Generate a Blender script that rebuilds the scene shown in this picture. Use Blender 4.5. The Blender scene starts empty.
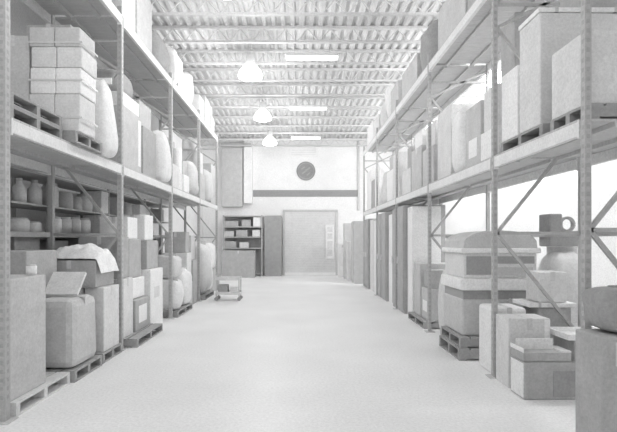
import bpy, bmesh, math, random
from mathutils import Vector, Matrix, noise
random.seed(7)
PI = math.pi
S = bpy.context.scene
C = S.collection

# ---------------------------------------------------------------- camera
W_, H_ = 617.0, 432.0
F_PX = 468.0                       # focal length in pixels of a 617 wide frame
EYE = 1.6
cam_d = bpy.data.cameras.new('camera')
cam = bpy.data.objects.new('camera', cam_d); C.objects.link(cam)
cam.location = (0, 0, EYE); cam.rotation_euler = (PI/2, 0, 0)
cam_d.sensor_fit = 'HORIZONTAL'; cam_d.sensor_width = 36.0
cam_d.lens = F_PX/W_*36.0
cam_d.shift_x = 10.5/W_; cam_d.shift_y = 24.0/W_
cam_d.clip_start = 0.05; cam_d.clip_end = 200
S.camera = cam

# ---------------------------------------------------------------- light + exposure
world = bpy.data.worlds.new('world'); S.world = world; world.use_nodes = True
bg = world.node_tree.nodes['Background']
bg.inputs[0].default_value = (1, 1, 1, 1); bg.inputs[1].default_value = 2.7
S.view_settings.view_transform = 'Standard'; S.view_settings.look = 'None'
S.view_settings.gamma = 1.0; S.view_settings.use_curve_mapping = False
S.view_settings.exposure = -1.94
S.cycles.max_bounces = 16; S.cycles.diffuse_bounces = 14
LAMP_W = 390.0      # watts of one high bay lamp
STRIP_E = 6.0       # emission of a fluorescent diffuser

# ---------------------------------------------------------------- materials
def mat(name, v, rough=0.7, amp=0.05, scale=9.0, bump=0.0, metal=0.0, grain=0.15, stretch=(1, 1, 1)):
    m = bpy.data.materials.new(name); m.use_nodes = True
    nt = m.node_tree; N = nt.nodes; L = nt.links
    b = N['Principled BSDF']; b.inputs['Roughness'].default_value = rough; b.inputs['Metallic'].default_value = metal
    b.inputs['Specular IOR Level'].default_value = 0.25
    tc = N.new('ShaderNodeTexCoord'); mp = N.new('ShaderNodeMapping'); mp.inputs['Scale'].default_value = stretch
    L.new(tc.outputs['Object'], mp.inputs['Vector'])
    n1 = N.new('ShaderNodeTexNoise'); n1.inputs['Scale'].default_value = scale; n1.inputs['Detail'].default_value = 4
    n2 = N.new('ShaderNodeTexNoise'); n2.inputs['Scale'].default_value = 34; n2.inputs['Detail'].default_value = 3; n2.inputs['Roughness'].default_value = .8
    for n in (n1, n2): L.new(mp.outputs['Vector'], n.inputs['Vector'])
    def mr(src, a):
        r = N.new('ShaderNodeMapRange'); r.inputs['From Min'].default_value = .25; r.inputs['From Max'].default_value = .75
        r.inputs['To Min'].default_value = 1-a; r.inputs['To Max'].default_value = 1+a
        L.new(src, r.inputs['Value']); return r.outputs['Result']
    mu = N.new('ShaderNodeMath'); mu.operation = 'MULTIPLY'
    L.new(mr(n1.outputs['Fac'], amp), mu.inputs[0]); L.new(mr(n2.outputs['Fac'], grain), mu.inputs[1])
    mv = N.new('ShaderNodeMath'); mv.operation = 'MULTIPLY'; mv.inputs[1].default_value = v; mv.use_clamp = True
    L.new(mu.outputs[0], mv.inputs[0]); L.new(mv.outputs[0], b.inputs['Base Color'])
    if bump:
        bp = N.new('ShaderNodeBump'); bp.inputs['Strength'].default_value = bump; bp.inputs['Distance'].default_value = 0.02
        L.new(n1.outputs['Fac'], bp.inputs['Height']); L.new(bp.outputs['Normal'], b.inputs['Normal'])
    return m
def emit(name, s):
    m = bpy.data.materials.new(name); m.use_nodes = True
    b = m.node_tree.nodes['Principled BSDF']; b.inputs['Base Color'].default_value = (.9, .9, .9, 1)
    b.inputs['Emission Color'].default_value = (1, 1, 1, 1); b.inputs['Emission Strength'].default_value = s
    return m
M = dict(
    floor=mat('pale_concrete', .88, .42, .05, .9, .05),
    ceil=mat('ceiling_deck_paint', .66, .7, .06, 3),
    joist=mat('joist_paint', .62, .6, .05, 6),
    wallw=mat('white_wall_paint', .86, .6, .025, 2),
    wallg=mat('grey_wall_paint', .80, .7, .05, 3),
    stripe=mat('dark_wall_stripe', .32, .6, .04, 3),
    door=mat('roller_door_paint', .73, .5, .05, 4),
    post=mat('rack_upright_paint', .47, .5, .06, 8),
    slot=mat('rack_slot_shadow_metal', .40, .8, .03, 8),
    beam=mat('rack_beam_paint', .78, .5, .06, 6),
    deck=mat('rack_deck_board', .55, .8, .10, 6, .1, stretch=(1, 6, 1)),
    pal=mat('pallet_timber', .56, .8, .12, 8, .2, stretch=(1, 1, 4)),
    pald=mat('dark_shaded_pallet_timber', .38, .8, .12, 8, .2),  # dark timber, with shadow along the floor put into its tone
    w=mat('white_carton', .86, .6, .05, 5),
    p=mat('pale_carton', .72, .7, .07, 6, .05),
    m=mat('mid_carton', .58, .8, .08, 6, .05),
    d=mat('dark_carton', .45, .8, .10, 6, .05),
    k=mat('charcoal_goods', .36, .7, .10, 6, .05),
    tape=mat('packing_tape', .64, .3, .03, 5),
    paper=mat('paper_label', .88, .6, .02, 5),
    film=mat('stretch_wrap', .66, .25, .10, 9, .3, stretch=(.6, .6, 4)),
    sackw=mat('white_sack_cloth', .84, .8, .07, 7, .4),
    sackp=mat('pale_sack_cloth', .68, .8, .09, 7, .4),
    sackd=mat('dark_sack_cloth', .36, .8, .10, 7, .4),
    steel=mat('grey_steel', .58, .4, .05, 6),
    steelp=mat('pale_steel', .74, .4, .05, 6),
    steeld=mat('dark_steel', .46, .5, .06, 6),
    black=mat('dark_glass_panel', .36, .3, .03, 6),
    sign=mat('dark_sign_face', .30, .6, .05, 12),
    signl=mat('sign_mark', .40, .6, .05, 12),
    rubber=mat('rubber', .4, .8, .04, 8),
    lampglow=emit('lamp_globe_glow', 14.0),
    stripglow=emit('fluorescent_diffuser', STRIP_E),
)

# ---------------------------------------------------------------- mesh helpers
class MB:
    def __init__(s): s.v = []; s.f = []; s.mi = []; s.smooth = []
    def add(s, vs, fs, mi=0, smooth=False):
        o = len(s.v); s.v += [tuple(v) for v in vs]
        for f in fs: s.f.append(tuple(i+o for i in f)); s.mi.append(mi); s.smooth.append(smooth)
    def box(s, x0, x1, y0, y1, z0, z1, mi=0, mtx=None, taper=0.0, bv=0.0):
        if bv > 0:
            b = min(bv, .45*abs(x1-x0), .45*abs(y1-y0), .45*abs(z1-z0))
            bm = bmesh.new(); bmesh.ops.create_cube(bm, size=1)
            for v in bm.verts:
                v.co = Vector((x0+(v.co.x+.5)*(x1-x0), y0+(v.co.y+.5)*(y1-y0), z0+(v.co.z+.5)*(z1-z0)))
            bmesh.ops.bevel(bm, geom=bm.edges[:], offset=b, segments=2, profile=.5, affect='EDGES')
            bm.verts.index_update()
            vs = [v.co.copy() for v in bm.verts]; fs = [[v.index for v in f.verts] for f in bm.faces]; bm.free()
        else:
            vs = [Vector((x, y, z)) for z in (z0, z1) for y in (y0, y1) for x in (x0, x1)]
            fs = [(0, 2, 3, 1), (4, 5, 7, 6), (0, 1, 5, 4), (2, 6, 7, 3), (0, 4, 6, 2), (1, 3, 7, 5)]
        if taper:
            cx, cy = (x0+x1)/2, (y0+y1)/2
            for v in vs:
                k = 1+taper*(v.z-z0)/(z1-z0); v.x = cx+(v.x-cx)*k; v.y = cy+(v.y-cy)*k
        if mtx is not None: vs = [mtx @ v for v in vs]
        s.add(vs, fs, mi); return s
    def bar(s, a, b, w, h, mi=0):
        a = Vector(a); b = Vector(b); d = (b-a); L = d.length; d.normalize()
        up = Vector((0, 0, 1)) if abs(d.z) < .95 else Vector((0, 1, 0))
        x = d.cross(up).normalized(); z = x.cross(d)
        vs = []
        for p in (a, b):
            for sx, sz in ((-1, -1), (1, -1), (1, 1), (-1, 1)): vs.append(p+x*sx*w/2+z*sz*h/2)
        s.add(vs, [(0, 1, 2, 3), (7, 6, 5, 4), (0, 4, 5, 1), (1, 5, 6, 2), (2, 6, 7, 3), (3, 7, 4, 0)], mi); return s
    def tube(s, a, b, r, n=12, mi=0, r2=None, cap=True):
        a = Vector(a); b = Vector(b); d = (b-a).normalized(); r2 = r if r2 is None else r2
        up = Vector((0, 0, 1)) if abs(d.z) < .95 else Vector((0, 1, 0))
        x = d.cross(up).normalized(); z = x.cross(d); vs = []
        for p, rr in ((a, r), (b, r2)):
            for k in range(n):
                t = 2*PI*k/n; vs.append(p+x*math.cos(t)*rr+z*math.sin(t)*rr)
        fs = [(k, (k+1) % n, n+(k+1) % n, n+k) for k in range(n)]
        s.add(vs, fs, mi, True)
        if cap: s.add(vs, [tuple(range(n-1, -1, -1)), tuple(range(n, 2*n))], mi)
        return s
    def lathe(s, prof, n=24, c=(0, 0, 0), mi=0):
        vs = []
        for r, z in prof:
            for k in range(n):
                t = 2*PI*k/n; vs.append((c[0]+r*math.cos(t), c[1]+r*math.sin(t), c[2]+z))
        fs = []
        for i in range(len(prof)-1):
            for k in range(n):
                fs.append((i*n+k, i*n+(k+1) % n, (i+1)*n+(k+1) % n, (i+1)*n+k))
        s.add(vs, fs, mi, True); return s
    def lump(s, sx, sy, sz, seed=0, e=.45, amp=.07, freq=2.4, mi=0, n=22, lean=0.0, narrow=0.0):
        """rounded stuffed shape standing on z=0"""
        vs = []; fs = []; m = n//2+3
        sp = lambda c, p: math.copysign(abs(c)**p, c)
        for i in range(m+1):
            ph = -PI/2+PI*i/m
            for k in range(n):
                t = 2*PI*k/n
                x = sp(math.cos(ph), e)*sp(math.cos(t), e); y = sp(math.cos(ph), e)*sp(math.sin(t), e); z = sp(math.sin(ph), e)
                q = Vector((x*freq*.5+seed*3.1, y*freq*.5-seed*1.7, z*freq*.5+seed))
                d = 1+amp*noise.noise(q)*2
                zz = (z*.5+.5)
                w = 1-narrow*zz
                vs.append((x*sx/2*d*w+lean*zz*sx, y*sy/2*d*w, zz*sz*(1+amp*noise.noise(q*1.3+Vector((9, 2, 4))) if zz > .2 else 1)))
        for i in range(m):
            for k in range(n):
                fs.append((i*n+k, i*n+(k+1) % n, (i+1)*n+(k+1) % n, (i+1)*n+k))
        s.add(vs, fs, mi, True); return s
    def build(s, name, mats, parent=None, loc=None, rotz=0.0, kind=None):
        me = bpy.data.meshes.new(name); me.from_pydata(s.v, [], s.f)
        for q in (mats if isinstance(mats, (list, tuple)) else [mats]): me.materials.append(M[q] if isinstance(q, str) else q)
        me.polygons.foreach_set('material_index', s.mi); me.polygons.foreach_set('use_smooth', s.smooth)
        me.update()
        bm = bmesh.new(); bm.from_mesh(me); bmesh.ops.recalc_face_normals(bm, faces=bm.faces[:]); bm.to_mesh(me); bm.free()
        o = bpy.data.objects.new(name, me); C.objects.link(o)
        if parent is not None: o.parent = parent
        if loc is not None: o.location = loc
        o.rotation_euler.z = rotz
        if kind: o['kind'] = kind
        return o
def tag(o, label, cat, group=None, kind=None):
    o['label'] = label; o['category'] = cat
    if group: o['group'] = group
    if kind: o['kind'] = kind
    return o
def thing(name, label, cat, loc, rotz=0.0, group=None):
    o = bpy.data.objects.new(name, None); C.objects.link(o); o.empty_display_size = .1
    o.location = loc; o.rotation_euler.z = rotz
    return tag(o, label, cat, group)
def struct(name, mb, m, label=None, cat='structure'):
    o = mb.build(name, m, kind='structure')
    if label: tag(o, label, cat)
    return o
def copy_tree(o, parent=None):
    c = o.copy(); C.objects.link(c)
    if parent is not None: c.parent = parent
    for ch in list(o.children): copy_tree(ch, c)
    return c

# ================================================================ SETTING
BACK = 21.4; XL = -4.35; XR = 5.7; ZC = 6.15; Y0 = -4.0
struct('floor', MB().box(XL-.2, XR+.2, Y0, BACK+.2, -.15, 0), 'floor', 'pale worn concrete floor of the warehouse aisle', 'floor')
struct('wall_left', MB().box(XL-.2, XL, Y0, BACK, 0, ZC), 'wallg', 'grey side wall behind the shelves of small goods', 'wall')
struct('wall_right', MB().box(XR, XR+.2, Y0, BACK, 0, ZC), 'wallw', 'white side wall beyond the rack with the machine', 'wall')
struct('wall_back', MB().box(XL-.2, XR+.2, BACK, BACK+.2, 0, ZC), 'wallw', 'white end wall with a dark stripe and round sign', 'wall')
cm = MB()                                                        # fluted steel roof deck, flutes run down the hall
pts = []; x = XL-.2
while x < XR+.2:
    pts += [(x, ZC), (x+.07, ZC), (x+.10, ZC+.05), (x+.17, ZC+.05)]; x += .2
vs = [(a, Y0, b) for a, b in pts]+[(a, BACK+.2, b) for a, b in pts]+[(a, Y0, ZC+.15) for a, b in pts]+[(a, BACK+.2, ZC+.15) for a, b in pts]
n = len(pts)
cm.add(vs, [(i, i+1, n+i+1, n+i) for i in range(n-1)]+[(2*n+i, 3*n+i, 3*n+i+1, 2*n+i+1) for i in range(n-1)])
struct('ceiling', cm, 'ceil', 'fluted metal roof deck over the aisle', 'ceiling')
jy = 3.9; idx = 1
while jy < BACK:
    jb = MB()
    jb.box(XL, XR, jy-.05, jy+.05, ZC-.05, ZC)
    jb.box(XL, XR, jy-.04, jy+.04, ZC-.34, ZC-.30)
    x = XL; k = 0
    while x < XR-.24:
        z0, z1 = (ZC-.32, ZC-.04) if k % 2 == 0 else (ZC-.04, ZC-.32)
        jb.bar((x, jy, z0), (x+.24, jy, z1), .016, .016); x += .24; k += 1
    o = jb.build('trim_%d' % idx, 'joist', kind='structure'); idx += 1
    jy += 1.22
# end wall details
struct('trim_%d' % idx, MB().box(-2.42, 2.72, BACK-.03, BACK, 3.58, 3.88), 'stripe', 'dark horizontal stripe across the white end wall', 'trim'); idx += 1
struct('trim_%d' % idx, MB().box(2.72, 2.80, BACK-.10, BACK, 2.95, ZC), 'steel', 'thin grey upright edge where the white end wall stops', 'trim'); idx += 1
struct('trim_%d' % idx, MB().box(-2.45, -2.06, BACK-.35, BACK, 3.25, ZC-.02, bv=.02), 'w', 'white boxed column high on the end wall', 'column'); idx += 1
struct('trim_%d' % idx, MB().box(-3.45, -2.50, BACK-.30, BACK, 3.1, ZC-.4, bv=.02), 'm', 'grey panel beside the white column on the end wall', 'panel'); idx += 1
struct('trim_%d' % idx, MB().box(-3.45, -2.1, BACK-.45, BACK-.36, ZC-.36, ZC-.22), 'd', 'dark ledge above the grey panel on the end wall', 'trim'); idx += 1
# roller door
dr = bpy.data.objects.new('door_1', None); C.objects.link(dr); dr.location = (.56, BACK, 0); dr['kind'] = 'structure'
tag(dr, 'grey slatted roller door in the end wall', 'door')
db = MB()
for k in range(24): db.box(-1.15, 1.15, -.07, -.03-.012*(k % 2), .12+k*.115, .12+k*.115+.108)
db.build('door_curtain', 'door', dr)
MB().box(-1.15, 1.15, -.09, -.02, .0, .12).build('bottom_rail', 'w', dr)
MB().box(-1.25, -1.15, -.10, 0, 0, 2.9).box(1.15, 1.25, -.10, 0, 0, 2.9).box(-1.25, 1.25, -.10, 0, 2.88, 2.98).build('door_frame', 'steel', dr)
# notice strip on the door
nt_ = thing('notice_board', 'narrow white notice panel fixed on the roller door', 'notice', (1.45, BACK-.115, .75))
MB().box(-.19, .19, -.01, .0, 0, 1.55).build('panel', 'w', nt_)
pm = MB()
for k, (a, b) in enumerate(((.12, .3), (.45, .35), (.9, .25), (1.22, .22))): pm.box(-.12, .12, -.014, -.0101, a, a+b)
pm.build('paper_sheets', 'p', nt_)
# round sign: dark disc with paler worn ring and diagonal mark
sg = thing('round_sign', 'round dark sign on the white end wall above the stripe', 'sign', (.36, BACK, 4.75))
MB().tube((0, -.05, 0), (0, 0, 0), .43, 40).build('disc', 'sign', sg)
rm = MB()
for k in range(40):
    a0, a1 = 2*PI*k/40, 2*PI*(k+1)/40
    rm.bar((.36*math.cos(a0), -.055, .36*math.sin(a0)), (.36*math.cos(a1), -.055, .36*math.sin(a1)), .01, .03)
rm.build('ring', 'signl', sg)
mk = MB()
mk.bar((-.17, -.055, -.12), (.05, -.055, .03), .01, .07).bar((-.02, -.055, .02), (.2, -.055, .16), .01, .07)
mk.bar((-.2, -.055, .08), (-.05, -.055, .19), .01, .05).bar((.04, -.055, -.2), (.18, -.055, -.08), .01, .05)
mk.build('emblem_marks', 'signl', sg)
vb = thing('slatted_wall_panel', 'flat white slatted panel above the round dark sign', 'vent', (.25, BACK, 5.42))  # raised white panel crossed by thin, slightly darker slats
MB().box(-.62, .62, -.05, 0, 0, .5, bv=.01).build('panel_base', 'w', vb)
vm = MB()
for k in range(5): vm.box(-.56, .56, -.06, -.0501, .06+k*.085, .09+k*.085)
vm.build('slat', 'p', vb)

# ================================================================ CEILING LAMPS
def lamp(y, x, label, first):
    t = thing('high_bay_lamp', label, 'lamp', (x, y, ZC-.34), group='high bay lamps over the aisle')
    MB().tube((0, 0, -.02), (0, 0, .34), .012, 8).build('hanging_rod', 'steel', t)
    MB().lathe([(0.001, 0), (.09, 0), (.10, -.05), (.10, -.20), (.06, -.24), (0.001, -.24)], 20).build('ballast_housing', 'steelp', t)
    MB().lathe([(.08, -.22), (.16, -.28), (.25, -.40), (.28, -.50), (.27, -.53), (.15, -.57), (0.001, -.59)], 28).build('glowing_globe', 'lampglow', t)
    ld = bpy.data.lights.new('lamp_light', 'POINT'); ld.energy = LAMP_W*(2.3 if x > 2 else .7 if y < 5 else 1.0 if y < 10 else 1.1); ld.shadow_soft_size = .18
    lo = bpy.data.objects.new('lamp_light', ld); C.objects.link(lo); lo.parent = t; lo.location = (0, 0, -.80)
    return t
for y, lab in ((-.5, 'added high bay lamp over the floor behind the viewpoint'), (3.2, 'added high bay lamp overhead before the first rack bay'), (6.9, 'high bay lamp just above the top of the picture'),  # first two are unseen lamps, added as fill for the near end
               (10.6, 'largest glowing high bay lamp hanging from the roof'), (14.3, 'middle glowing high bay lamp of the row of three'), (18.0, 'farthest glowing high bay lamp by the end wall')):
    lamp(y, -1.08, lab, False)
for y in (6.5, 11.0, 16.0):                                # added lamps beyond the right hand rack, to brighten the white wall
    lamp(y, 4.6, 'added high bay lamp beyond the rack, brightening the white wall', False)
for y, lab in ((10.6, 'nearest fluorescent strip light beside the largest lamp'), (14.7, 'second fluorescent strip light along the roof'), (19.0, 'farthest fluorescent strip light nearest the end wall'),
               (6.4, 'fluorescent strip light above the top of the picture')):
    t = thing('strip_light', lab, 'light', (.32, y, ZC-.345), group='fluorescent strip lights')
    MB().box(-.60, .60, -.09, .09, -.06, 0, bv=.01).build('housing', 'steelp', t)
    for q in (-.4, .4): MB().tube((q, 0, -.01), (q, 0, .35), .01, 8).build('hanging_rod', 'steel', t)
    MB().box(-.58, .58, -.08, .08, -.11, -.06, bv=.02).build('diffuser', 'stripglow', t)

# ================================================================ PALLET RACKS
def rack(label, front, rear, ys, levels, tops):
    sgn = 1 if front > 0 else -1
    t = thing('pallet_rack', label, 'rack', (front, ys[0], 0))
    D = abs(rear-front)*sgn; pw = .066 if sgn < 0 else .052; hd = pw*.53
    y0 = ys[0]
    for i, y in enumerate(ys):
        f = MB(); yy = y-y0
        xa, xb = sgn*.05, D-sgn*.05
        nodes = [(xa, .15), (xb, .48), (xa, 1.68), (xb, 2.88), (xa, 4.08), (xb, tops-.3)]
        for (p, za), (q, zb) in zip(nodes, nodes[1:]): f.bar((p, yy, za), (q, yy, zb), .03, .035)
        for zh in (.15, 1.68, tops-.5): f.bar((xa, yy, zh), (xb, yy, zh), .03, .035)
        fr = f.build('upright_frame', 'post', t)
        for xc in (0.0, D):
            pm = MB(); c = xc+(sgn*pw/2 if xc == 0 else -sgn*pw/2)
            pm.box(c-pw/2, c+pw/2, yy-hd, yy+hd, .01, tops)
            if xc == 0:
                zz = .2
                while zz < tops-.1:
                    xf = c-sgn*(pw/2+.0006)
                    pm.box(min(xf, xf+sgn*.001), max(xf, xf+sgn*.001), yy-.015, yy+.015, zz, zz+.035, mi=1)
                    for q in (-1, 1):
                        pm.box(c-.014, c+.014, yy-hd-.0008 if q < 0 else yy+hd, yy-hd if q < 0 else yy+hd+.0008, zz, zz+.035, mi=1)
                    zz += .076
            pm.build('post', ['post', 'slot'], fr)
            MB().box(c-.08, c+.08, yy-.08, yy+.08, 0, .012).build('foot_plate', 'steel', fr)
    for i in range(len(ys)-1):
        a, b = ys[i]-y0+.05, ys[i+1]-y0-.05
        for zc in levels:
            for xc in (0.0, D-sgn*.05):
                x0, x1 = sorted((xc, xc+sgn*.05))
                bm_ = MB().box(x0, x1, a, b, zc-.06, zc+.06, bv=.006)
                bm_.box(x0-.003, x1+.003, a-.002, a+.02, zc-.08, zc+.07).box(x0-.003, x1+.003, b-.02, b+.002, zc-.08, zc+.07)
                bm_.build('shelf_beam', 'beam', t)
            dm = MB(); n_ = int((b-a)/.14); st = (b-a)/n_
            x0, x1 = sorted((sgn*.052, D-sgn*.052))
            for k in range(n_): dm.box(min(0+sgn*.005, D-sgn*.005), max(sgn*.005, D-sgn*.005), a+k*st+.003, a+(k+1)*st-.003, zc+.06, zc+.08)
            for xx in (D*.3, D*.7): dm.box(xx-.03, xx+.03, a, b, zc+.02, zc+.06)
            dm.build('shelf_deck', 'deck', t)
        x0, x1 = sorted((D-sgn*.04, D))
        MB().box(x0, x1, a, b, 1.64, 1.71).build('rear_rail', 'post', t)
    return t
LY = [4.13, 6.83, 9.53, 12.23, 14.93]
RY = [3.73, 5.47, 8.17, 10.87, 13.57, 16.27]
LF, LR, RF, RR = -2.56, -3.63, 2.27, 3.34
rack('tall pallet rack with pale beams running along the grey side wall', LF, LR, LY, (2.62, 4.80), 5.0)
rack('tall pallet rack with braced end frame beside the white machine', RF, RR, RY, (2.50, 4.60), 4.85)
ZL1, ZL2, ZR1, ZR2 = 2.703, 4.883, 2.583, 4.683

# ================================================================ GOODS BUILDERS
def pallet(cx, cy, z, sx, sy, label, m='pal', group='wooden pallets', h=.13):
    t = thing('wooden_pallet', label, 'pallet', (cx, cy, z), group=group)
    d = MB(); n_ = max(4, int(sx/.15)); st = sx/n_
    for k in range(n_): d.box(-sx/2+k*st+.012, -sx/2+(k+1)*st-.012, -sy/2, sy/2, h-.022, h)
    d.build('deck_board', m, t)
    for k in (-1, 0, 1):
        MB().box(-sx/2+.01, sx/2-.01, k*(sy/2-.03)-.03, k*(sy/2-.03)+.03, .02, h-.022).build('stringer', m, t)
    for k in (-1, 0, 1): MB().box(k*(sx/2-.06)-.05, k*(sx/2-.06)+.05, -sy/2, sy/2, 0, .02).build('bottom_board', m, t)
    return t
def span(x0, x1, y0, y1): return (x0+x1)/2, (y0+y1)/2, x1-x0, y1-y0
def carton(x0, x1, y0, y1, z0, z1, m, label, rot=0.0, tape='y', lab=None, flaps=False, taper=0.0, group=None, name='carton', cat='carton', bv=.012, endp=False):
    cx, cy, sx, sy = span(x0, x1, y0, y1); h = z1-z0-.005
    t = thing(name, label, cat, (cx, cy, z0), rot or random.uniform(-.022, .022), group)
    MB().box(-sx/2, sx/2, -sy/2, sy/2, 0, h if not flaps else h-.004, taper=taper, bv=bv).build('carton_body', m, t)
    tx, ty = sx*(1+taper)/2, sy*(1+taper)/2
    if tape and not flaps:
        tm = MB()
        w = .03
        if tape == 'y':
            tm.box(-w, w, -ty, ty, h, h+.002)
            for q in (-1, 1): tm.box(-w, w, min(q*ty, q*(ty+.002)), max(q*ty, q*(ty+.002)), h-min(.12, h*.3), h+.002)
        else:
            tm.box(-tx, tx, -w, w, h, h+.002)
            for q in (-1, 1): tm.box(min(q*tx, q*(tx+.002)), max(q*tx, q*(tx+.002)), -w, w, h-min(.12, h*.3), h+.002)
        tm.build('packing_tape', 'tape', t)
    if flaps:
        for q in (-1, 1):
            mt = Matrix.Translation((q*tx*.98, 0, h-.004)) @ Matrix.Rotation(q*-.45, 4, 'Y')
            a, b = sorted((0, q*min(sx*.48, .28)))
            MB().box(a, b, -ty*.96, ty*.96, 0, .006, mtx=mt).build('flap', m, t)
        MB().box(-tx*.9, tx*.9, -ty*.9, ty*.9, h-.004, h-.002).build('packing', 'd', t)
    if endp: MB().box(-sx/2-.003, -sx/2-.0005, -sy/2+.015, sy/2-.015, .015, h-.015).build('end_panel', 'w', t)
    if lab:                                                       # lab = (face, u, v, w, h, material)
        face, u, v, w, hh, lm = lab
        lm_ = MB()
        if face == 'cam': lm_.box(u-w/2, u+w/2, -sy/2-.003, -sy/2-.0005, v, v+hh)
        elif face == 'L': lm_.box(-sx/2-.003, -sx/2-.0005, u-w/2, u+w/2, v, v+hh)
        else: lm_.box(sx/2+.0005, sx/2+.003, u-w/2, u+w/2, v, v+hh)
        lm_.build('shipping_label', lm, t)
    return t
def sack(x0, x1, y0, y1, z0, z1, m, label, seed=1, rot=0.0, e=.45, amp=.07, lean=0.0, narrow=0.0, name='sack', cat='sack', neck=False, group=None):
    cx, cy, sx, sy = span(x0, x1, y0, y1)
    t = thing(name, label, cat, (cx, cy, z0), rot, group)
    MB().lump(sx, sy, z1-z0, seed, e, amp, lean=lean, narrow=narrow).build('sack_body', m, t)
    if neck:
        h = z1-z0
        MB().lathe([(.07, h*.94), (.035, h+.03), (.04, h+.06), (.08, h+.14), (.001, h+.12)], 14, (lean*sx, 0, 0)).build('tied_neck', m, t)
    else:
        MB().box(-sx*.36, sx*.36, -.012, .012, (z1-z0)*.96, (z1-z0)*1.04, bv=.005, mtx=Matrix.Translation((lean*sx, 0, 0))).build('stitched_seam', m, t)
    return t
def wrapped(x0, x1, y0, y1, z0, z1, tiers, label, group=None, name='wrapped_load'):
    """tiers: list of (height share, material)"""
    cx, cy, sx, sy = span(x0, x1, y0, y1); h = z1-z0; z = 0
    t = thing(name, label, 'load', (cx, cy, z0), 0, group)
    for i, (sh, m) in enumerate(tiers):
        b = MB(); hh = sh*h; nx, ny = max(1, round(sx/.32)), max(1, round(sy/.32))
        o_ = .012*((i*7) % 3-1)
        for a in range(nx):
            for c in range(ny):
                b.box(-sx/2+a*sx/nx+.004+o_, -sx/2+(a+1)*sx/nx-.004+o_, -sy/2+c*sy/ny+.004, -sy/2+(c+1)*sy/ny-.004, z, z+hh-.004, bv=.012)
        b.build('carton_tier', m, t); z += hh
    for q in range(3):
        fm = MB(); zz = h*(.12+.36*q)
        fm.box(-sx/2-.016, sx/2+.016, -sy/2-.003, -sy/2, zz, zz+.022).box(sx/2+.0135, sx/2+.016, -sy/2, sy/2, zz, zz+.022).box(-sx/2-.016, -sx/2-.0135, -sy/2, sy/2, zz, zz+.022)
        fm.build('strapping', 'film', t)
    return t
def roll(a, b, r, m, label, name='carpet_roll', cat='roll', group=None):
    a = Vector(a); b = Vector(b)
    base = Vector(((a.x+b.x)/2, (a.y+b.y)/2, min(a.z, b.z)-(r if abs((b-a).z) < .5*(b-a).length else 0)))
    t = thing(name, label, cat, base, 0, group)
    MB().tube(a-base, b-base, r, 20).build('roll_body', m, t)
    d = (b-a).normalized()
    for p, s_ in ((a, -1), (b, 1)): MB().tube(p-base, p-base+d*s_*.006, r*.3, 14).build('core', 'd', t)
    return t
def drum(cx, cy, z, r, h, m, label, group=None):
    t = thing('steel_drum', label, 'drum', (cx, cy, z), 0, group)
    MB().lathe([(.001, 0), (r, 0), (r, h*.32), (r*1.03, h*.34), (r, h*.36), (r, h*.65), (r*1.03, h*.67), (r, h*.69), (r, h-.03)], 26).build('drum_body', m, t)
    MB().lathe([(r, h-.03), (r*1.03, h-.03), (r*1.03, h), (r*.95, h), (r*.94, h-.02), (.001, h-.02)], 26).build('lid', 'steel', t)
    return t
def locker(x0, x1, y0, y1, z0, z1, m, label, doors=2, face=-1, name='tall_cabinet', hm='steelp', group=None):
    """tall cabinet with doors on the aisle face (face=-1: -x side)"""
    cx, cy, sx, sy = span(x0, x1, y0, y1); h = z1-z0
    t = thing(name, label, 'cabinet', (cx, cy, z0), 0, group)
    MB().box(-sx/2, sx/2, -sy/2, sy/2, 0, h, bv=.012).build('cabinet_body', m, t)
    for k in range(doors):
        a, b = -sy/2+.02+k*(sy-.04)/doors+.006, -sy/2+.02+(k+1)*(sy-.04)/doors-.006
        xa = face*sx/2
        d = MB().box(min(xa, xa+face*.02), max(xa, xa+face*.02), a, b, .08, h-.04, bv=.005).build('door', m, t)
        xa += face*.02
        MB().box(min(xa, xa+face*.025), max(xa, xa+face*.025), b-.07, b-.05, h*.45, h*.45+.16).build('handle', hm, d)
    return t

# ================================================================ LEFT RACK, FLOOR
pallet(-3.03, 4.72, 0, 1.0, 1.0, 'wooden pallet under the tall mid-grey carton by the first upright', 'p')
carton(-3.50, -2.60, 4.22, 4.83, .13, 1.25, 'm', 'tall plain mid-grey carton on a pallet by the first rack upright', tape='y')
pallet(-2.99, 5.61, 0, 1.0, .74, 'wooden pallet under the bulging carton and dark box', 'pald')
carton(-3.02, -2.52, 5.27, 5.93, .13, .93, 'm', 'wide bulging carton with rounded edges, sagging on its pallet', taper=-.06, bv=.09, tape='x')
carton(-3.52, -3.06, 5.27, 5.95, .13, 1.48, 'd', 'tall dark carton behind the bulging carton on the floor')
t = thing('folded_carton', 'pale flattened carton leaning on top of the bulging carton', 'carton', (-2.80, 5.52, .95))
MB().box(-.20, .20, -.02, .02, 0, .34, bv=.004, mtx=Matrix.Rotation(-.75, 4, 'X')).build('sheet', 'p', t)
pallet(-2.98, 6.37, 0, .95, .66, 'wooden pallet under the narrow pale carton before the second upright', 'pald')
carton(-2.80, -2.54, 6.14, 6.64, .13, .98, 'p', 'narrow upright pale carton on a pallet before the second upright', tape='x')
carton(-3.42, -2.82, 6.06, 6.66, .13, .98, 'd', 'added dark carton standing for the shaded gap under the sheeted dark box', tape='x')  # added body, its dark tone stands for shade between the cartons
carton(-3.32, -2.62, 6.07, 6.66, .98, 1.34, 'd', 'dark box with crumpled white sheeting spread on its top')
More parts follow.
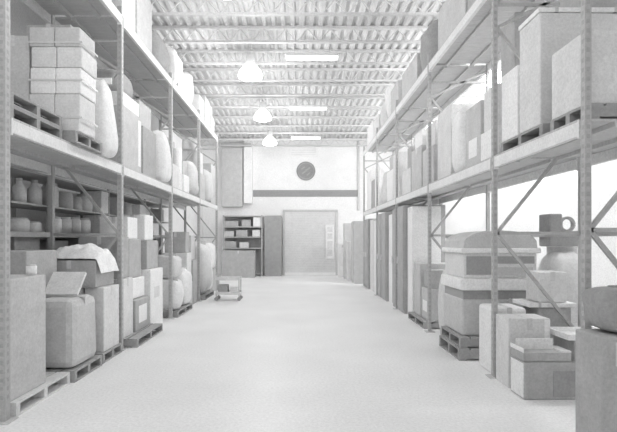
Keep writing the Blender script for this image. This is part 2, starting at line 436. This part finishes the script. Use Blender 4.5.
# crumpled white sheet
t = thing('plastic_sheet', 'crumpled bright white plastic sheeting spread over the dark box', 'sheet', (-2.92, 6.36, 1.35))
b = MB(); nx, ny = 26, 18; top = []; sh = []
for j in range(ny+1):
    for i in range(nx+1):
        u, v = i/nx, j/ny; x = -.42+u*.84; y = -.30+v*.6
        q = Vector((x*4.1, y*4.7, 2.0)); z = .06+.10*abs(noise.noise(q))+.05*noise.noise(q*2.3)+.10*math.exp(-((x+.05)**2+(y)**2)*9)
        edge = min(u, 1-u, v, 1-v)
        z = max(.006, z*min(1, edge*5+.12))
        if x > .31: z -= (x-.31)*1.7
        if x > .31: x = .31+(x-.31)*.55
        top.append((x, y, z))
vs = top+[(p[0], p[1], p[2]-.005) for p in top]; nn = len(top); fs = []
for j in range(ny):
    for i in range(nx):
        a = j*(nx+1)+i; fs += [(a, a+1, a+nx+2, a+nx+1), (nn+a, nn+a+nx+1, nn+a+nx+2, nn+a+1)]
b.add(vs, fs, 0, True); b.build('sheet', 'sackw', t)
pallet(-2.95, 7.6, 0, 1.15, 1.3, 'dark pallet jutting into the aisle after the second upright', 'pald')
carton(-3.30, -2.60, 6.97, 7.38, .13, 1.02, 'p', 'pale upright carton just past the second rack upright', tape='x')
carton(-3.30, -2.58, 7.44, 8.12, .13, .64, 'd', 'dark low box with a white label behind the second upright', lab=('R', 0, .12, .4, .28, 'paper'))
carton(-3.30, -2.66, 7.46, 8.10, .645, .98, 'w', 'white flat box on the dark low box with the label')
carton(-3.30, -2.60, 8.26, 9.0, 0, 1.08, 'w', 'tall white carton standing before the third rack upright', lab=('R', 0, .55, .3, .2, 'p'))
carton(-3.50, -3.0, 9.05, 9.45, 0, 1.3, 'd', 'tall dark box deep behind the tall white carton')
pallet(-2.96, 10.3, 0, 1.0, 1.3, 'wooden pallet under the white sacks on the floor', 'pald')
sack(-3.10, -2.46, 9.66, 10.22, .13, .75, 'sackw', 'white sack at the bottom of the floor pile by the third upright', 3, amp=.09)
sack(-3.05, -2.50, 9.70, 10.20, .80, 1.27, 'sackp', 'pale sack lying on the white floor sack by the third upright', 5, amp=.09)
sack(-3.12, -2.45, 10.3, 10.92, .13, .95, 'sackw', 'plump white sack in the middle of the floor pile', 8, amp=.1)
carton(-3.20, -2.60, 11.05, 11.55, 0, .6, 'm', 'mid-grey low carton after the plump white sack')
carton(-3.20, -2.62, 11.05, 11.5, .6, 1.3, 'p', 'pale carton stacked on the mid-grey low carton')
carton(-3.15, -2.60, 11.62, 12.1, 0, 1.1, 'd', 'dark carton just before the fourth rack upright')
pallet(-2.96, 13.1, 0, 1.0, 1.3, 'wooden pallet under the big pale bundle near the rack end', 'pald')
sack(-3.2, -2.42, 12.5, 13.15, .13, 1.52, 'sackp', 'big pale bundle on a pallet near the end of the rack', 11, amp=.1, name='bundle', cat='bundle')
sack(-3.15, -2.5, 13.2, 13.72, .13, 1.15, 'sackw', 'shorter white bundle beside the big pale bundle', 13, amp=.1, name='bundle', cat='bundle')
carton(-3.2, -2.6, 13.9, 14.75, 0, .7, 'm', 'mid-grey carton on the floor in the last bay of the rack')
sack(-3.15, -2.55, 14.0, 14.65, .71, 1.5, 'sackw', 'white sack on the mid-grey carton in the last bay', 17)

# second layer on the floor goods
carton(-3.28, -2.66, 6.99, 7.36, 1.02, 1.66, 'd', 'dark carton on the pale upright carton past the second upright')
carton(-3.28, -2.70, 7.48, 8.06, .98, 1.62, 'd', 'dark carton on the white flat box, third of its stack')
carton(-3.2, -2.74, 7.52, 8.0, 1.62, 1.98, 'w', 'white carton topping the stack with the labelled dark low box')
carton(-3.26, -2.68, 8.30, 8.95, 1.08, 1.60, 'd', 'dark carton on the tall white floor carton')
carton(-3.2, -2.74, 8.38, 8.85, 1.60, 2.06, 'w', 'white carton topping the stack on the tall white floor carton')
carton(-3.16, -2.66, 11.08, 11.48, 1.30, 1.80, 'd', 'dark carton third in the stack before the fourth upright')
carton(-3.12, -2.66, 11.66, 12.06, 1.10, 1.72, 'm', 'grey carton on the dark floor carton before the fourth upright')

# dark mixed goods hung back under the first beam: steel shelf unit against the wall
t = thing('shelving_unit', 'steel shelving unit of small goods against the grey side wall', 'shelving', (-3.98, 9.2, 0))
for x in (-.27, .25):
    for k in range(5):
        yy = -4.4+k*2.2; MB().box(x-.02, x+.02, yy-.02, yy+.02, 0, 2.6).build('post', 'steeld', t)
for z in (.35, 1.15, 1.70, 2.11, 2.56): MB().box(-.30, .28, -4.45, 4.45, z-.025, z).build('shelf', 'steeld', t)
kinds = ['squat pale jar', 'white tin', 'tall pale bottle', 'grey canister', 'white jug']
def small(kind, x, y, z, h, r, m, label, group):
    t = thing({'squat pale jar': 'jar', 'white tin': 'tin', 'tall pale bottle': 'bottle', 'grey canister': 'canister', 'white jug': 'jug', 'white box': 'small_box', 'grey box': 'small_box'}[kind], label, 'container', (x, y, z), 0, group)
    if kind.endswith('box'):
        MB().box(-r, r, -r, r, 0, h, bv=.006).build('box_body', m, t); MB().box(-r-.004, r+.004, -r-.004, r+.004, h*.82, h+.004, bv=.004).build('lid', m, t)
    elif kind == 'tall pale bottle':
        MB().lathe([(.001, 0), (r, 0), (r, h*.62), (r*.45, h*.78), (r*.4, h*.9)], 18).build('bottle_body', m, t); MB().lathe([(r*.45, h*.88), (r*.45, h), (.001, h)], 14).build('cap', 'm', t)
    else:
        MB().lathe([(.001, 0), (r, 0), (r, h*.85), (r*.8, h*.9), (.001, h*.9)], 20).build('container_body', m, t); MB().lathe([(r*.86, h*.86), (r*.86, h), (.001, h)], 18).build('lid', 'm', t)
    return t
rowA = [(6.45, 'tall pale bottle', .34, .09, 'p'), (6.82, 'tall pale bottle', .36, .10, 'p'), (7.25, 'white tin', .36, .12, 'p'), (7.7, 'squat pale jar', .27, .13, 'm'), (8.05, 'grey canister', .22, .12, 'm'),
        (8.4, 'squat pale jar', .30, .14, 'p'), (8.92, 'white box', .40, .16, 'w'), (9.75, 'white box', .36, .14, 'w'), (10.4, 'grey canister', .3, .14, 'm'), (11.0, 'white box', .30, .2, 'w'), (11.6, 'white tin', .30, .16, 'w'), (12.5, 'grey box', .3, .2, 'm')]
rowB = [(6.4, 'squat pale jar', .20, .15, 'p'), (6.75, 'squat pale jar', .16, .13, 'p'), (7.35, 'white jug', .26, .12, 'w'), (7.65, 'white tin', .27, .13, 'p'), (7.98, 'squat pale jar', .28, .13, 'p'), (8.35, 'white jug', .28, .13, 'w'),
        (8.94, 'white box', .36, .17, 'w'), (9.6, 'grey box', .26, .16, 'm'), (10.3, 'grey canister', .27, .15, 'm'), (11.0, 'white box', .25, .2, 'p'), (11.9, 'white tin', .3, .17, 'w')]
ordn = ['first', 'second', 'third', 'fourth', 'fifth', 'sixth', 'seventh', 'eighth', 'ninth', 'tenth', 'eleventh', 'twelfth']
for row, z, nm in ((rowA, 2.11, 'upper'), (rowB, 1.70, 'lower')):
    for i, (y, kd, h, r, m) in enumerate(row):
        kd2 = kd if not (kd.startswith('white') and m == 'p') else kd.replace('white', 'pale')
        small(kd, -3.84, y, z+.003, h, r, m, '%s, %s along the %s row on the wall shelving' % (kd2, ordn[i], nm), 'small goods on the wall shelving')
for i, (y, w, h, m) in enumerate(((5.6, .5, .5, 'd'), (6.5, .6, .5, 'd'), (7.4, .5, .45, 'd'), (8.3, .6, .5, 'd'), (9.65, .6, .5, 'd'), (10.5, .6, .45, 'd'), (11.85, .6, .5, 'd'), (12.7, .6, .5, 'd'))):
    carton(-4.2, -3.75, y-w/2, y+w/2, 1.153, 1.15+h, m, 'dark carton, %s along the waist-high wall shelf' % ordn[i], tape=None, group='dark cartons on the wall shelf')

# ================================================================ LEFT RACK, MIDDLE SHELF
pallet(-3.08, 4.72, ZL1, .95, .95, 'bottom pallet of the two empty ones on the middle shelf', 'pald')
pallet(-3.08, 4.72, ZL1+.13, .95, .95, 'top pallet of the two empty ones on the middle shelf', 'pald')
pallet(-2.98, 5.62, ZL1, .98, .72, 'pallet under the white wrapped load on the middle shelf', 'pald')
wrapped(-3.04, -2.46, 5.30, 5.72, ZL1+.13, 4.02, [(.36, 'p'), (.25, 'w'), (.20, 'p'), (.19, 'm')], 'wrapped stack of cartons with a bright white tier, middle shelf')
carton(-3.48, -3.08, 5.36, 5.9, ZL1+.13, 3.95, 'm', 'grey tall carton tucked beside the wrapped stack')
sack(-2.86, -2.42, 5.98, 6.5, ZL1, 3.72, 'sackw', 'tall white wedge-shaped sack beside the wrapped stack', 21, e=.5, narrow=.45, amp=.06)
carton(-3.50, -2.92, 6.02, 6.66, ZL1, 4.38, 'd', 'tall dark carton behind the white wedge-shaped sack')
carton(-3.30, -2.60, 6.96, 7.78, ZL1, 3.62, 'm', 'tall grey carton just past the second upright, middle shelf', lab=('R', .3, .1, .12, .75, 'paper'))
carton(-3.25, -2.62, 7.02, 7.72, 3.62, 3.84, 'w', 'white shallow box on top of the tall grey carton')
carton(-3.40, -2.62, 7.95, 8.65, ZL1, 3.55, 'd', 'dark carton behind the tall grey one on the middle shelf')
carton(-3.40, -2.70, 8.0, 8.6, 3.55, 4.0, 'm', 'grey carton on the dark carton, middle shelf')
sack(-2.98, -2.45, 8.72, 9.18, ZL1, 3.65, 'sackw', 'white lumpy sack before the third upright, middle shelf', 23, amp=.1, narrow=.2)
carton(-3.3, -2.6, 9.62, 10.2, ZL1, 3.2, 'p', 'pale low carton after the third upright, middle shelf', tape='x')
roll((-2.72, 10.42, ZL1+.01), (-2.72, 10.42, 3.62), .13, 'w', 'white roll standing upright on the middle shelf')
carton(-3.4, -2.9, 10.3, 11.0, ZL1, 3.9, 'd', 'tall dark carton behind the white standing roll')
carton(-2.86, -2.58, 10.62, 11.1, ZL1, 3.1, 'w', 'white narrow carton beside the standing roll')
sack(-3.2, -2.5, 11.2, 11.9, ZL1, 3.5, 'sackp', 'pale lumpy bundle before the fourth upright, middle shelf', 29, amp=.1, name='bundle', cat='bundle')
carton(-3.3, -2.6, 12.45, 13.1, ZL1, 3.4, 'm', 'grey carton in the last bay of the middle shelf', tape='x')
sack(-3.2, -2.5, 13.15, 13.9, ZL1, 3.6, 'sackp', 'pale rounded bundle in the last bay of the middle shelf', 31, amp=.09, name='bundle', cat='bundle')
carton(-3.3, -2.6, 14.0, 14.75, ZL1, 3.9, 'm', 'tall grey carton at the very end of the middle shelf')
carton(-3.2, -2.65, 12.5, 13.05, 3.4, 4.0, 'p', 'pale carton on the grey carton in the last bay')

# ================================================================ LEFT RACK, TOP SHELF
TL = [(5.7, 6.6, .7, 'm', 'c', 'grey carton just before the second upright, top shelf'),
      (6.98, 7.55, .75, 'p', 'c', 'pale carton just past the second upright, top shelf'), (7.65, 8.4, .95, 'm', 'c', 'grey tall carton beside the pale carton, top shelf'),
      (8.5, 9.3, .6, 'd', 's', 'dark lumpy sack before the third upright, top shelf'), (9.7, 10.15, .8, 'w', 's', 'white upright sack past the third upright, top shelf'),
      (10.25, 10.9, .55, 'm', 'c', 'low grey carton beside the white upright sack'), (10.98, 11.7, .75, 'p', 's', 'pale bundle before the fourth upright, top shelf'),
      (12.45, 13.1, .6, 'w', 'c', 'white carton in the last bay of the top shelf'), (13.2, 13.9, .8, 'p', 'c', 'pale carton in the last bay of the top shelf'), (14.0, 14.7, .5, 'm', 'c', 'grey low carton at the end of the top shelf')]
for i, (a, b_, h, m, kd, lab) in enumerate(TL):
    lab = lab.replace('top shelf', 'top shelf by the grey wall')
    if kd == 'c': carton(-3.35, -2.62, a, b_, ZL2, ZL2+h, m, lab, tape='x' if i % 2 else 'y')
    else: sack(-3.3, -2.55, a, b_, ZL2, ZL2+h, {'w': 'sackw', 'p': 'sackp', 'd': 'sackd'}[m], lab, 40+i, amp=.1)

# ================================================================ RIGHT RACK, MIDDLE SHELF
pallet(2.80, 4.08, ZR1, .92, .56, 'pallet under the pale carton by the braced end frame', 'pald')
pallet(2.82, 4.92, ZR1, 1.0, .92, 'pallet under the tallest carton on the middle shelf', 'pald')
zp = ZR1+.13
carton(2.36, 3.28, 3.82, 4.36, zp, 3.33, 'p', 'pale carton on the middle shelf next to the end frame', tape='y')
carton(2.33, 3.25, 4.52, 4.93, zp, 3.80, 'p', 'tallest pale carton with a white rim on the middle shelf', tape=None)
t = thing('board_bundle', 'white flat boards lying on top of the tallest pale carton', 'boards', (2.78, 4.72, 3.80))
MB().box(-.46, .46, -.21, .21, 0, .045, bv=.005).build('boards', 'w', t)
for q in (-.285, .285): MB().box(q-.015, q+.015, -.212, .212, .0, .048).build('strapping', 'm', t)
carton(2.74, 3.26, 4.54, 4.90, 3.852, 4.47, 'd', 'added dark carton on the white boards, blocking the bright gap')  # added to hide the brightly lit gap below the top deck
carton(2.33, 3.1, 4.97, 5.36, zp, 3.47, 'w', 'shorter white carton beside the tallest carton', lab=('L', 0, .35, .2, .25, 'paper'))
carton(2.38, 3.1, 5.58, 6.1, ZR1, 2.98, 'w', 'white low carton past the second upright of the braced rack')
carton(2.40, 3.0, 5.62, 6.05, 2.98, 3.5, 'p', 'pale carton on the white low carton', tape='x')
carton(2.40, 3.1, 6.15, 6.7, ZR1, 3.45, 'm', 'grey carton behind the white low carton, middle shelf', lab=('L', 0, .15, .3, .25, 'paper'))
carton(2.62, 3.2, 5.64, 6.05, 3.5, 4.36, 'd', 'dark upright carton high behind the tallest pale carton')
sack(2.36, 2.95, 6.76, 7.3, ZR1, 3.6, 'sackw', 'white sack in the second bay of the braced rack', 51)
carton(2.40, 3.1, 7.36, 8.05, ZR1, 3.75, 'p', 'pale carton before the third upright of the braced rack')
carton(2.40, 3.1, 8.3, 9.0, ZR1, 3.3, 'm', 'grey carton past the third upright of the braced rack')
carton(2.45, 3.0, 8.35, 8.95, 3.3, 3.75, 'p', 'pale small carton on the grey one past the third upright')
carton(2.38, 3.1, 9.06, 9.8, ZR1, 3.45, 'm', 'taller grey carton in the third bay of the braced rack', tape='x')
carton(2.38, 3.1, 9.88, 10.7, ZR1, 3.15, 'p', 'pale wide carton before the fourth upright of the braced rack')
carton(2.38, 3.1, 11.05, 11.7, ZR1, 3.7, 'p', 'pale carton past the fourth upright of the braced rack', tape='x')
carton(2.38, 3.1, 11.78, 12.5, ZR1, 3.4, 'w', 'white carton in the fourth bay of the braced rack')
sack(2.36, 3.0, 12.6, 13.35, ZR1, 3.5, 'sackp', 'pale bundle in the fourth bay of the braced rack', 53, name='bundle', cat='bundle')
carton(2.38, 3.1, 13.75, 14.5, ZR1, 3.85, 'w', 'tall white carton in the far bay of the braced rack')
carton(2.38, 3.1, 14.6, 15.2, ZR1, 3.5, 'd', 'dark carton between two white ones in the far bay')
carton(2.38, 3.1, 15.3, 16.1, ZR1, 3.9, 'w', 'tall white carton at the far end of the braced rack')

# ================================================================ RIGHT RACK, TOP SHELF
TR = [(5.6, 6.5, 1.0, 'd', 'c', 'dark tall carton past the second upright'), (6.6, 7.9, .75, 'm', 'c', 'grey wide carton before the third upright'),
      (8.3, 9.2, .9, 'd', 's', 'dark sack past the third upright'), (9.3, 10.6, .65, 'm', 'c', 'grey low carton before the fourth upright'), (11.0, 11.9, .7, 'm', 'c', 'grey carton past the fourth upright'),
      (12.0, 12.5, .95, 'w', 's', 'white tall sack in the fourth bay'), (12.6, 13.4, .8, 'p', 's', 'pale bundle beside the white tall sack'), (13.7, 14.6, .6, 'p', 'c', 'pale carton in the far bay'), (14.7, 15.9, .7, 'w', 'c', 'white carton at the far end')]
for i, (a, b_, h, m, kd, lab) in enumerate(TR):
    lab += ', top shelf of braced rack'
    if kd == 'c': carton(2.36, 3.2, a, b_, ZR2, ZR2+h, m, lab, tape='x' if i % 2 else 'y')
    else: sack(2.33, 3.1, a, b_, ZR2, ZR2+h, {'w': 'sackw', 'p': 'sackp', 'd': 'sackd'}[m], lab, 60+i, amp=.1)

# ================================================================ RIGHT RACK, FLOOR
# near end: carton with dark sack in front of the end frame
carton(2.02, 2.9, 3.12, 3.42, 0, .96, 'd', 'dark upright carton standing in front of the braced end frame', tape='y', lab=('cam', .04, .76, .78, .16, 'p'))
sack(2.06, 2.92, 3.13, 3.45, .964, 1.27, 'sackd', 'dark bag slumped on the upright carton by the end frame', 71, e=.35, amp=.05, name='bag', cat='bag')
# box on floor in the first bay
carton(2.26, 2.80, 4.68, 4.98, 0, .38, 'd', 'low dark carton with white end on the floor by the aisle', lab=('cam', .13, .03, .22, .26, 'k'), tape=None, endp=True)
t = thing('open_carton', 'shallow open carton on the low dark one, pale flaps up', 'carton', (2.50, 4.83, .38))
MB().box(-.24, .24, -.14, .14, 0, .09, bv=.006).build('carton_body', 'd', t)
MB().box(-.245, -.235, -.14, .14, .09, .13, mtx=None).build('flap', 'w', t)
MB().box(-.24, .14, .02, .03, .085, .20).build('flap', 'w', t)
MB().box(.14, .24, -.14, .12, .09, .105).build('flap', 'p', t)
carton(2.27, 2.72, 5.04, 5.38, 0, .76, 'p', 'pale square carton behind the low dark one, white right edge', lab=('cam', .19, .02, .06, .72, 'paper'))
carton(2.30, 2.72, 5.55, 5.98, 0, .80, 'w', 'narrow whitish carton behind the second upright on the floor', bv=.04)
carton(2.84, 3.26, 4.82, 5.20, 0, .57, 'd', 'dark carton under a white tray deep in the first bay')
t = thing('tray', 'white flat tray on the dark carton deep in the first bay', 'tray', (3.03, 5.0, .572))
MB().box(-.27, .27, -.22, .22, 0, .012, bv=.004).build('tray_base', 'w', t)
MB().box(-.27, .27, -.22, -.205, .012, .06).box(-.27, .27, .205, .22, .012, .06).box(-.27, -.255, -.205, .205, .012, .06).box(.255, .27, -.205, .205, .012, .06).build('rim', 'w', t)
carton(2.86, 3.25, 5.56, 5.96, 0, .80, 'd', 'dark carton with white lid behind the second upright', tape=None)
t = thing('board_bundle', 'white boards across the dark carton behind the second upright', 'boards', (3.03, 5.76, .80))
MB().box(-.29, .27, -.22, .22, 0, .05, bv=.004).build('boards', 'w', t)
MB().box(-.18, -.15, -.222, .222, 0, .052).build('strapping', 'm', t)
carton(2.88, 3.22, 5.60, 5.92, .854, 1.22, 'p', 'pale square carton on the white boards')
# machine on a pallet
pallet(2.75, 6.64, 0, 1.25, .88, 'dark pallet under the white machine jutting into the aisle', 'pald', h=.16)
pallet(2.75, 6.66, .16, 1.2, .86, 'upper dark pallet directly under the white machine', 'pald', h=.14)
t = thing('machine', 'white boxy machine with dark windows and rounded grey top cover', 'machine', (2.74, 6.74, .30))
MB().box(-.52, .52, -.42, .42, 0, .50, bv=.03).build('lower_body', 'steel', t)
MB().box(-.55, .55, -.45, .45, .62, .78, bv=.02).build('work_table', 'w', t)
MB().box(-.50, .50, -.40, .40, .49, .64).build('dark_gap', 'black', t)
MB().box(-.50, .50, -.40, .40, .78, 1.12, bv=.02).build('upper_body', 'steelp', t)
MB().box(-.46, -.10, -.408, -.401, .83, 1.08).build('window', 'black', t)
MB().box(-.06, .46, -.408, -.401, .98, 1.08).build('window', 'black', t)
MB().box(-.04, .44, -.415, -.401, .82, .93, bv=.004).build('control_panel', 'steel', t)
MB().box(-.54, .54, -.44, .44, 1.12, 1.19, bv=.02).build('top_shelf', 'w', t)
hm = MB(); n_ = 14; L0 = []
for q, yy in enumerate((-.41, .41)):
    for k in range(n_+1):
        a = PI*k/n_; L0.append((-math.cos(a)*.5*(1 if True else 1), yy, 1.19+.24*abs(math.sin(a))**.6))
hm.add(L0, [(k, k+1, n_+2+k, n_+1+k) for k in range(n_)]+[tuple(range(n_, -1, -1)), tuple(range(n_+1, 2*n_+2))], 0, False)
hm.build('hood', 'm', t)
lg = MB().bar((.1, -.43, .5), (.42, -.43, .05), .03, .05).bar((.42, -.43, .5), (.1, -.43, .05), .03, .05); lg.build('brace', 'steel', t)
sack(3.32, 3.9, 6.1, 6.7, 0.0, 1.45, 'sackp', 'pale rounded bale standing beside the white machine', 73, e=.6, amp=.05, name='bale', cat='bale')
t = thing('motor', 'small dark motor with a pale ring, set on the pale bale', 'motor', (3.55, 6.38, 1.512))
MB().box(-.20, -.02, -.14, .14, 0, .44, bv=.02).build('motor_body', 'k', t)
rg = MB()
for k in range(24):
    a0, a1 = 2*PI*k/24, 2*PI*(k+1)/24
    rg.bar((.10+.09*math.cos(a0), -.02, .30+.09*math.sin(a0)), (.10+.09*math.cos(a1), -.02, .30+.09*math.sin(a1)), .05, .035)
rg.build('ring', 'd', t)
MB().box(-.03, .03, -.05, .05, .22, .38).box(-.02, .22, -.1, .1, 0, .19, bv=.01).build('bracket', 'k', t)
drum(3.04, 7.75, 0, .28, .86, 'm', 'grey steel drum behind the white machine')
sack(2.36, 2.7, 7.35, 7.95, 0, 1.1, 'sackp', 'pale upright sack behind the white machine', 75)
# third bay
pallet(2.75, 9.0, 0, 1.0, 1.2, 'dark pallet under the low cartons past the third upright', 'pald')
carton(2.36, 3.0, 8.45, 8.95, .13, .72, 'm', 'low mid-grey carton with a white label past the third upright', lab=('L', 0, .15, .3, .2, 'paper'))
carton(2.36, 3.0, 9.02, 9.55, .13, 1.15, 'm', 'taller mid-grey carton on a pallet before the dark cabinets', tape='x')
carton(2.36, 2.95, 9.64, 10.1, 0, 2.3, 'w', 'tall white carton in front of the first dark tall cabinet', tape='x')
carton(2.40, 2.95, 8.5, 8.9, .72, 1.05, 'd', 'small dark carton on the mid-grey one past the third upright')
locker(2.30, 3.2, 10.15, 10.78, 0, 2.36, 'd', 'dark tall cabinet just before the fourth upright', 1)
locker(2.30, 3.2, 10.98, 11.35, 0, 2.34, 'd', 'dark narrow cabinet just past the fourth upright', 1)
t = carton(2.34, 3.0, 11.42, 12.1, 0, 2.25, 'w', 'tall white carton between two dark cabinets in the fourth bay')
locker(2.30, 3.2, 12.2, 12.85, 0, 2.34, 'd', 'dark tall cabinet beside the tall white carton', 1)
locker(2.30, 3.2, 12.88, 13.48, 0, 2.34, 'd', 'dark tall cabinet touching the fifth upright', 1)
carton(2.34, 3.0, 13.7, 14.4, 0, 2.2, 'w', 'tall white carton past the fifth upright')
carton(2.34, 3.0, 14.45, 15.2, 0, 2.25, 'p', 'tall pale carton in the last bay of the braced rack')
locker(2.30, 3.2, 15.3, 16.15, 0, 2.3, 'd', 'dark tall cabinet in the last bay of the braced rack', 2)
# beyond the rack end
locker(2.05, 2.7, 17.2, 17.9, 0, 2.3, 'm', 'grey cabinet standing past the end of the braced rack', 1)
carton(1.95, 2.45, 18.3, 18.9, 0, 1.55, 'p', 'pale tall carton past the grey cabinet near the roller door')
carton(1.92, 2.45, 19.3, 19.9, 0, 2.3, 'm', 'tall grey carton nearest the roller door')
carton(1.75, 2.1, 20.2, 20.7, 0, 1.4, 'w', 'white carton at the foot of the notice panel')

# ================================================================ FAR END, LEFT OF THE DOOR
t = thing('shelving_unit', 'dark shelving unit against the end wall left of the roller door', 'shelving', (-2.45, 21.0, 0))
for x in (-.85, .85):
    for y in (-.28, .28): MB().box(x-.03, x+.03, y-.03, y+.03, 0, 2.7).build('post', 'steeld', t)
for z in (.12, 1.25, 1.75, 2.2, 2.68): MB().box(-.88, .88, -.30, .30, z-.04, z).build('shelf', 'steel', t)
MB().box(-.88, .88, .30, .33, 0, 2.7).build('back_panel', 'steeld', t)
for i, (x, z, w, h, m, lab) in enumerate(((-3.0, 1.25, .5, .3, 'd', 'dark box on the end wall shelving, lowest row'), (-2.4, 1.25, .4, .25, 'p', 'pale box on the end wall shelving, lowest row'), (-3.05, 1.75, .4, .25, 'm', 'grey box on the end wall shelving, middle row'),
     (-2.5, 1.75, .5, .3, 'd', 'dark wide box on the end wall shelving, middle row'), (-2.95, 2.2, .6, .25, 'd', 'dark box on the end wall shelving, top row'), (-2.3, 2.2, .4, .3, 'd', 'dark small box on the end wall shelving, top row'), (-1.85, 1.75, .35, .3, 'p', 'pale upright box on the end wall shelving, middle row'), (-1.82, 2.2, .34, .42, 'w', 'white box on the end wall shelving, top row'))):
    carton(x-w/2, x+w/2, 20.75, 21.2, z+.003, z+h, m, lab, tape=None, group='boxes on the end wall shelving')
locker(-1.48, -.74, 20.7, 21.35, 0, 2.68, 'k', 'dark tall cabinet against the end wall beside the roller door', 1, face=1)
carton(-3.25, -1.85, 19.9, 20.5, 0, 1.15, 'd', 'large dark crate on the floor before the end wall shelving', tape='y', name='crate', cat='crate')
# small wheeled cart in the aisle
t = thing('wheeled_cart', 'small two-tier wheeled cart standing in the aisle', 'cart', (-1.85, 12.5, 0))
for z in (.16, .54): MB().box(-.32, .32, -.22, .22, z, z+.03, bv=.006).box(-.32, .32, -.22, -.21, z+.03, z+.08).box(-.32, .32, .21, .22, z+.03, z+.08).build('tray', 'p', t)
for x in (-.30, .30):
    for y in (-.2, .2):
        MB().tube((x, y, .10), (x, y, .62), .014, 8).build('leg', 'steel', t)
        MB().tube((x, y-.015, .05), (x, y+.015, .05), .05, 14).build('wheel', 'rubber', t)
MB().tube((-.34, -.2, .62), (-.34, .2, .62), .013, 8).bar((-.34, -.2, .62), (-.3, -.2, .6), .02, .02).bar((-.34, .2, .62), (-.3, .2, .6), .02, .02).build('handle', 'steel', t)
carton(-2.12, -1.86, 12.36, 12.62, .193, .42, 'd', 'dark small carton on the lower tray of the cart', tape=None)
carton(-1.80, -1.60, 12.38, 12.6, .193, .36, 'w', 'white small carton on the lower tray of the cart', tape=None)

# ================================================================ LOOSE GOODS PILED ON THE SHELVED CARTONS
sack(-3.15, -2.70, 9.66, 10.15, 3.2, 3.56, 'sackd', 'dark slumped bag on the pale low carton, middle shelf', 81, name='bag', cat='bag')
carton(-2.86, -2.62, 10.66, 11.06, 3.1, 3.42, 'm', 'small grey carton on the white narrow carton by the standing roll')
sack(-3.15, -2.70, 12.52, 13.0, 4.0, 4.32, 'sackw', 'small white bag on the two-carton stack in the last bay', 83, name='bag', cat='bag')
sack(-3.2, -2.68, 7.06, 7.66, 3.84, 4.22, 'sackd', 'dark bag on the white shallow box over the tall grey carton', 85, name='bag', cat='bag')
carton(-3.1, -2.66, 10.3, 10.8, 5.43, 5.70, 'w', 'small white carton on the low grey carton of the top shelf')
carton(-3.15, -2.68, 14.06, 14.6, 5.38, 5.72, 'w', 'white carton on the grey low carton at the end of the top shelf')
small('white tin', -2.70, 4.74, 1.252, .10, .05, 'w', 'small white tin on the corner of the tall mid-grey carton', None)
carton(2.42, 2.95, 9.12, 9.7, 3.45, 3.78, 'w', 'white carton on the taller grey carton in the third bay')
carton(2.42, 2.95, 9.96, 10.35, 3.15, 3.62, 'd', 'dark carton on the pale wide carton before the fourth upright')
sack(2.42, 2.85, 10.38, 10.66, 3.15, 3.5, 'sackw', 'small white bag on the pale wide carton before the fourth upright', 87, name='bag', cat='bag')
carton(2.42, 2.95, 11.84, 12.4, 3.4, 3.78, 'm', 'grey carton on the white carton in the fourth bay')
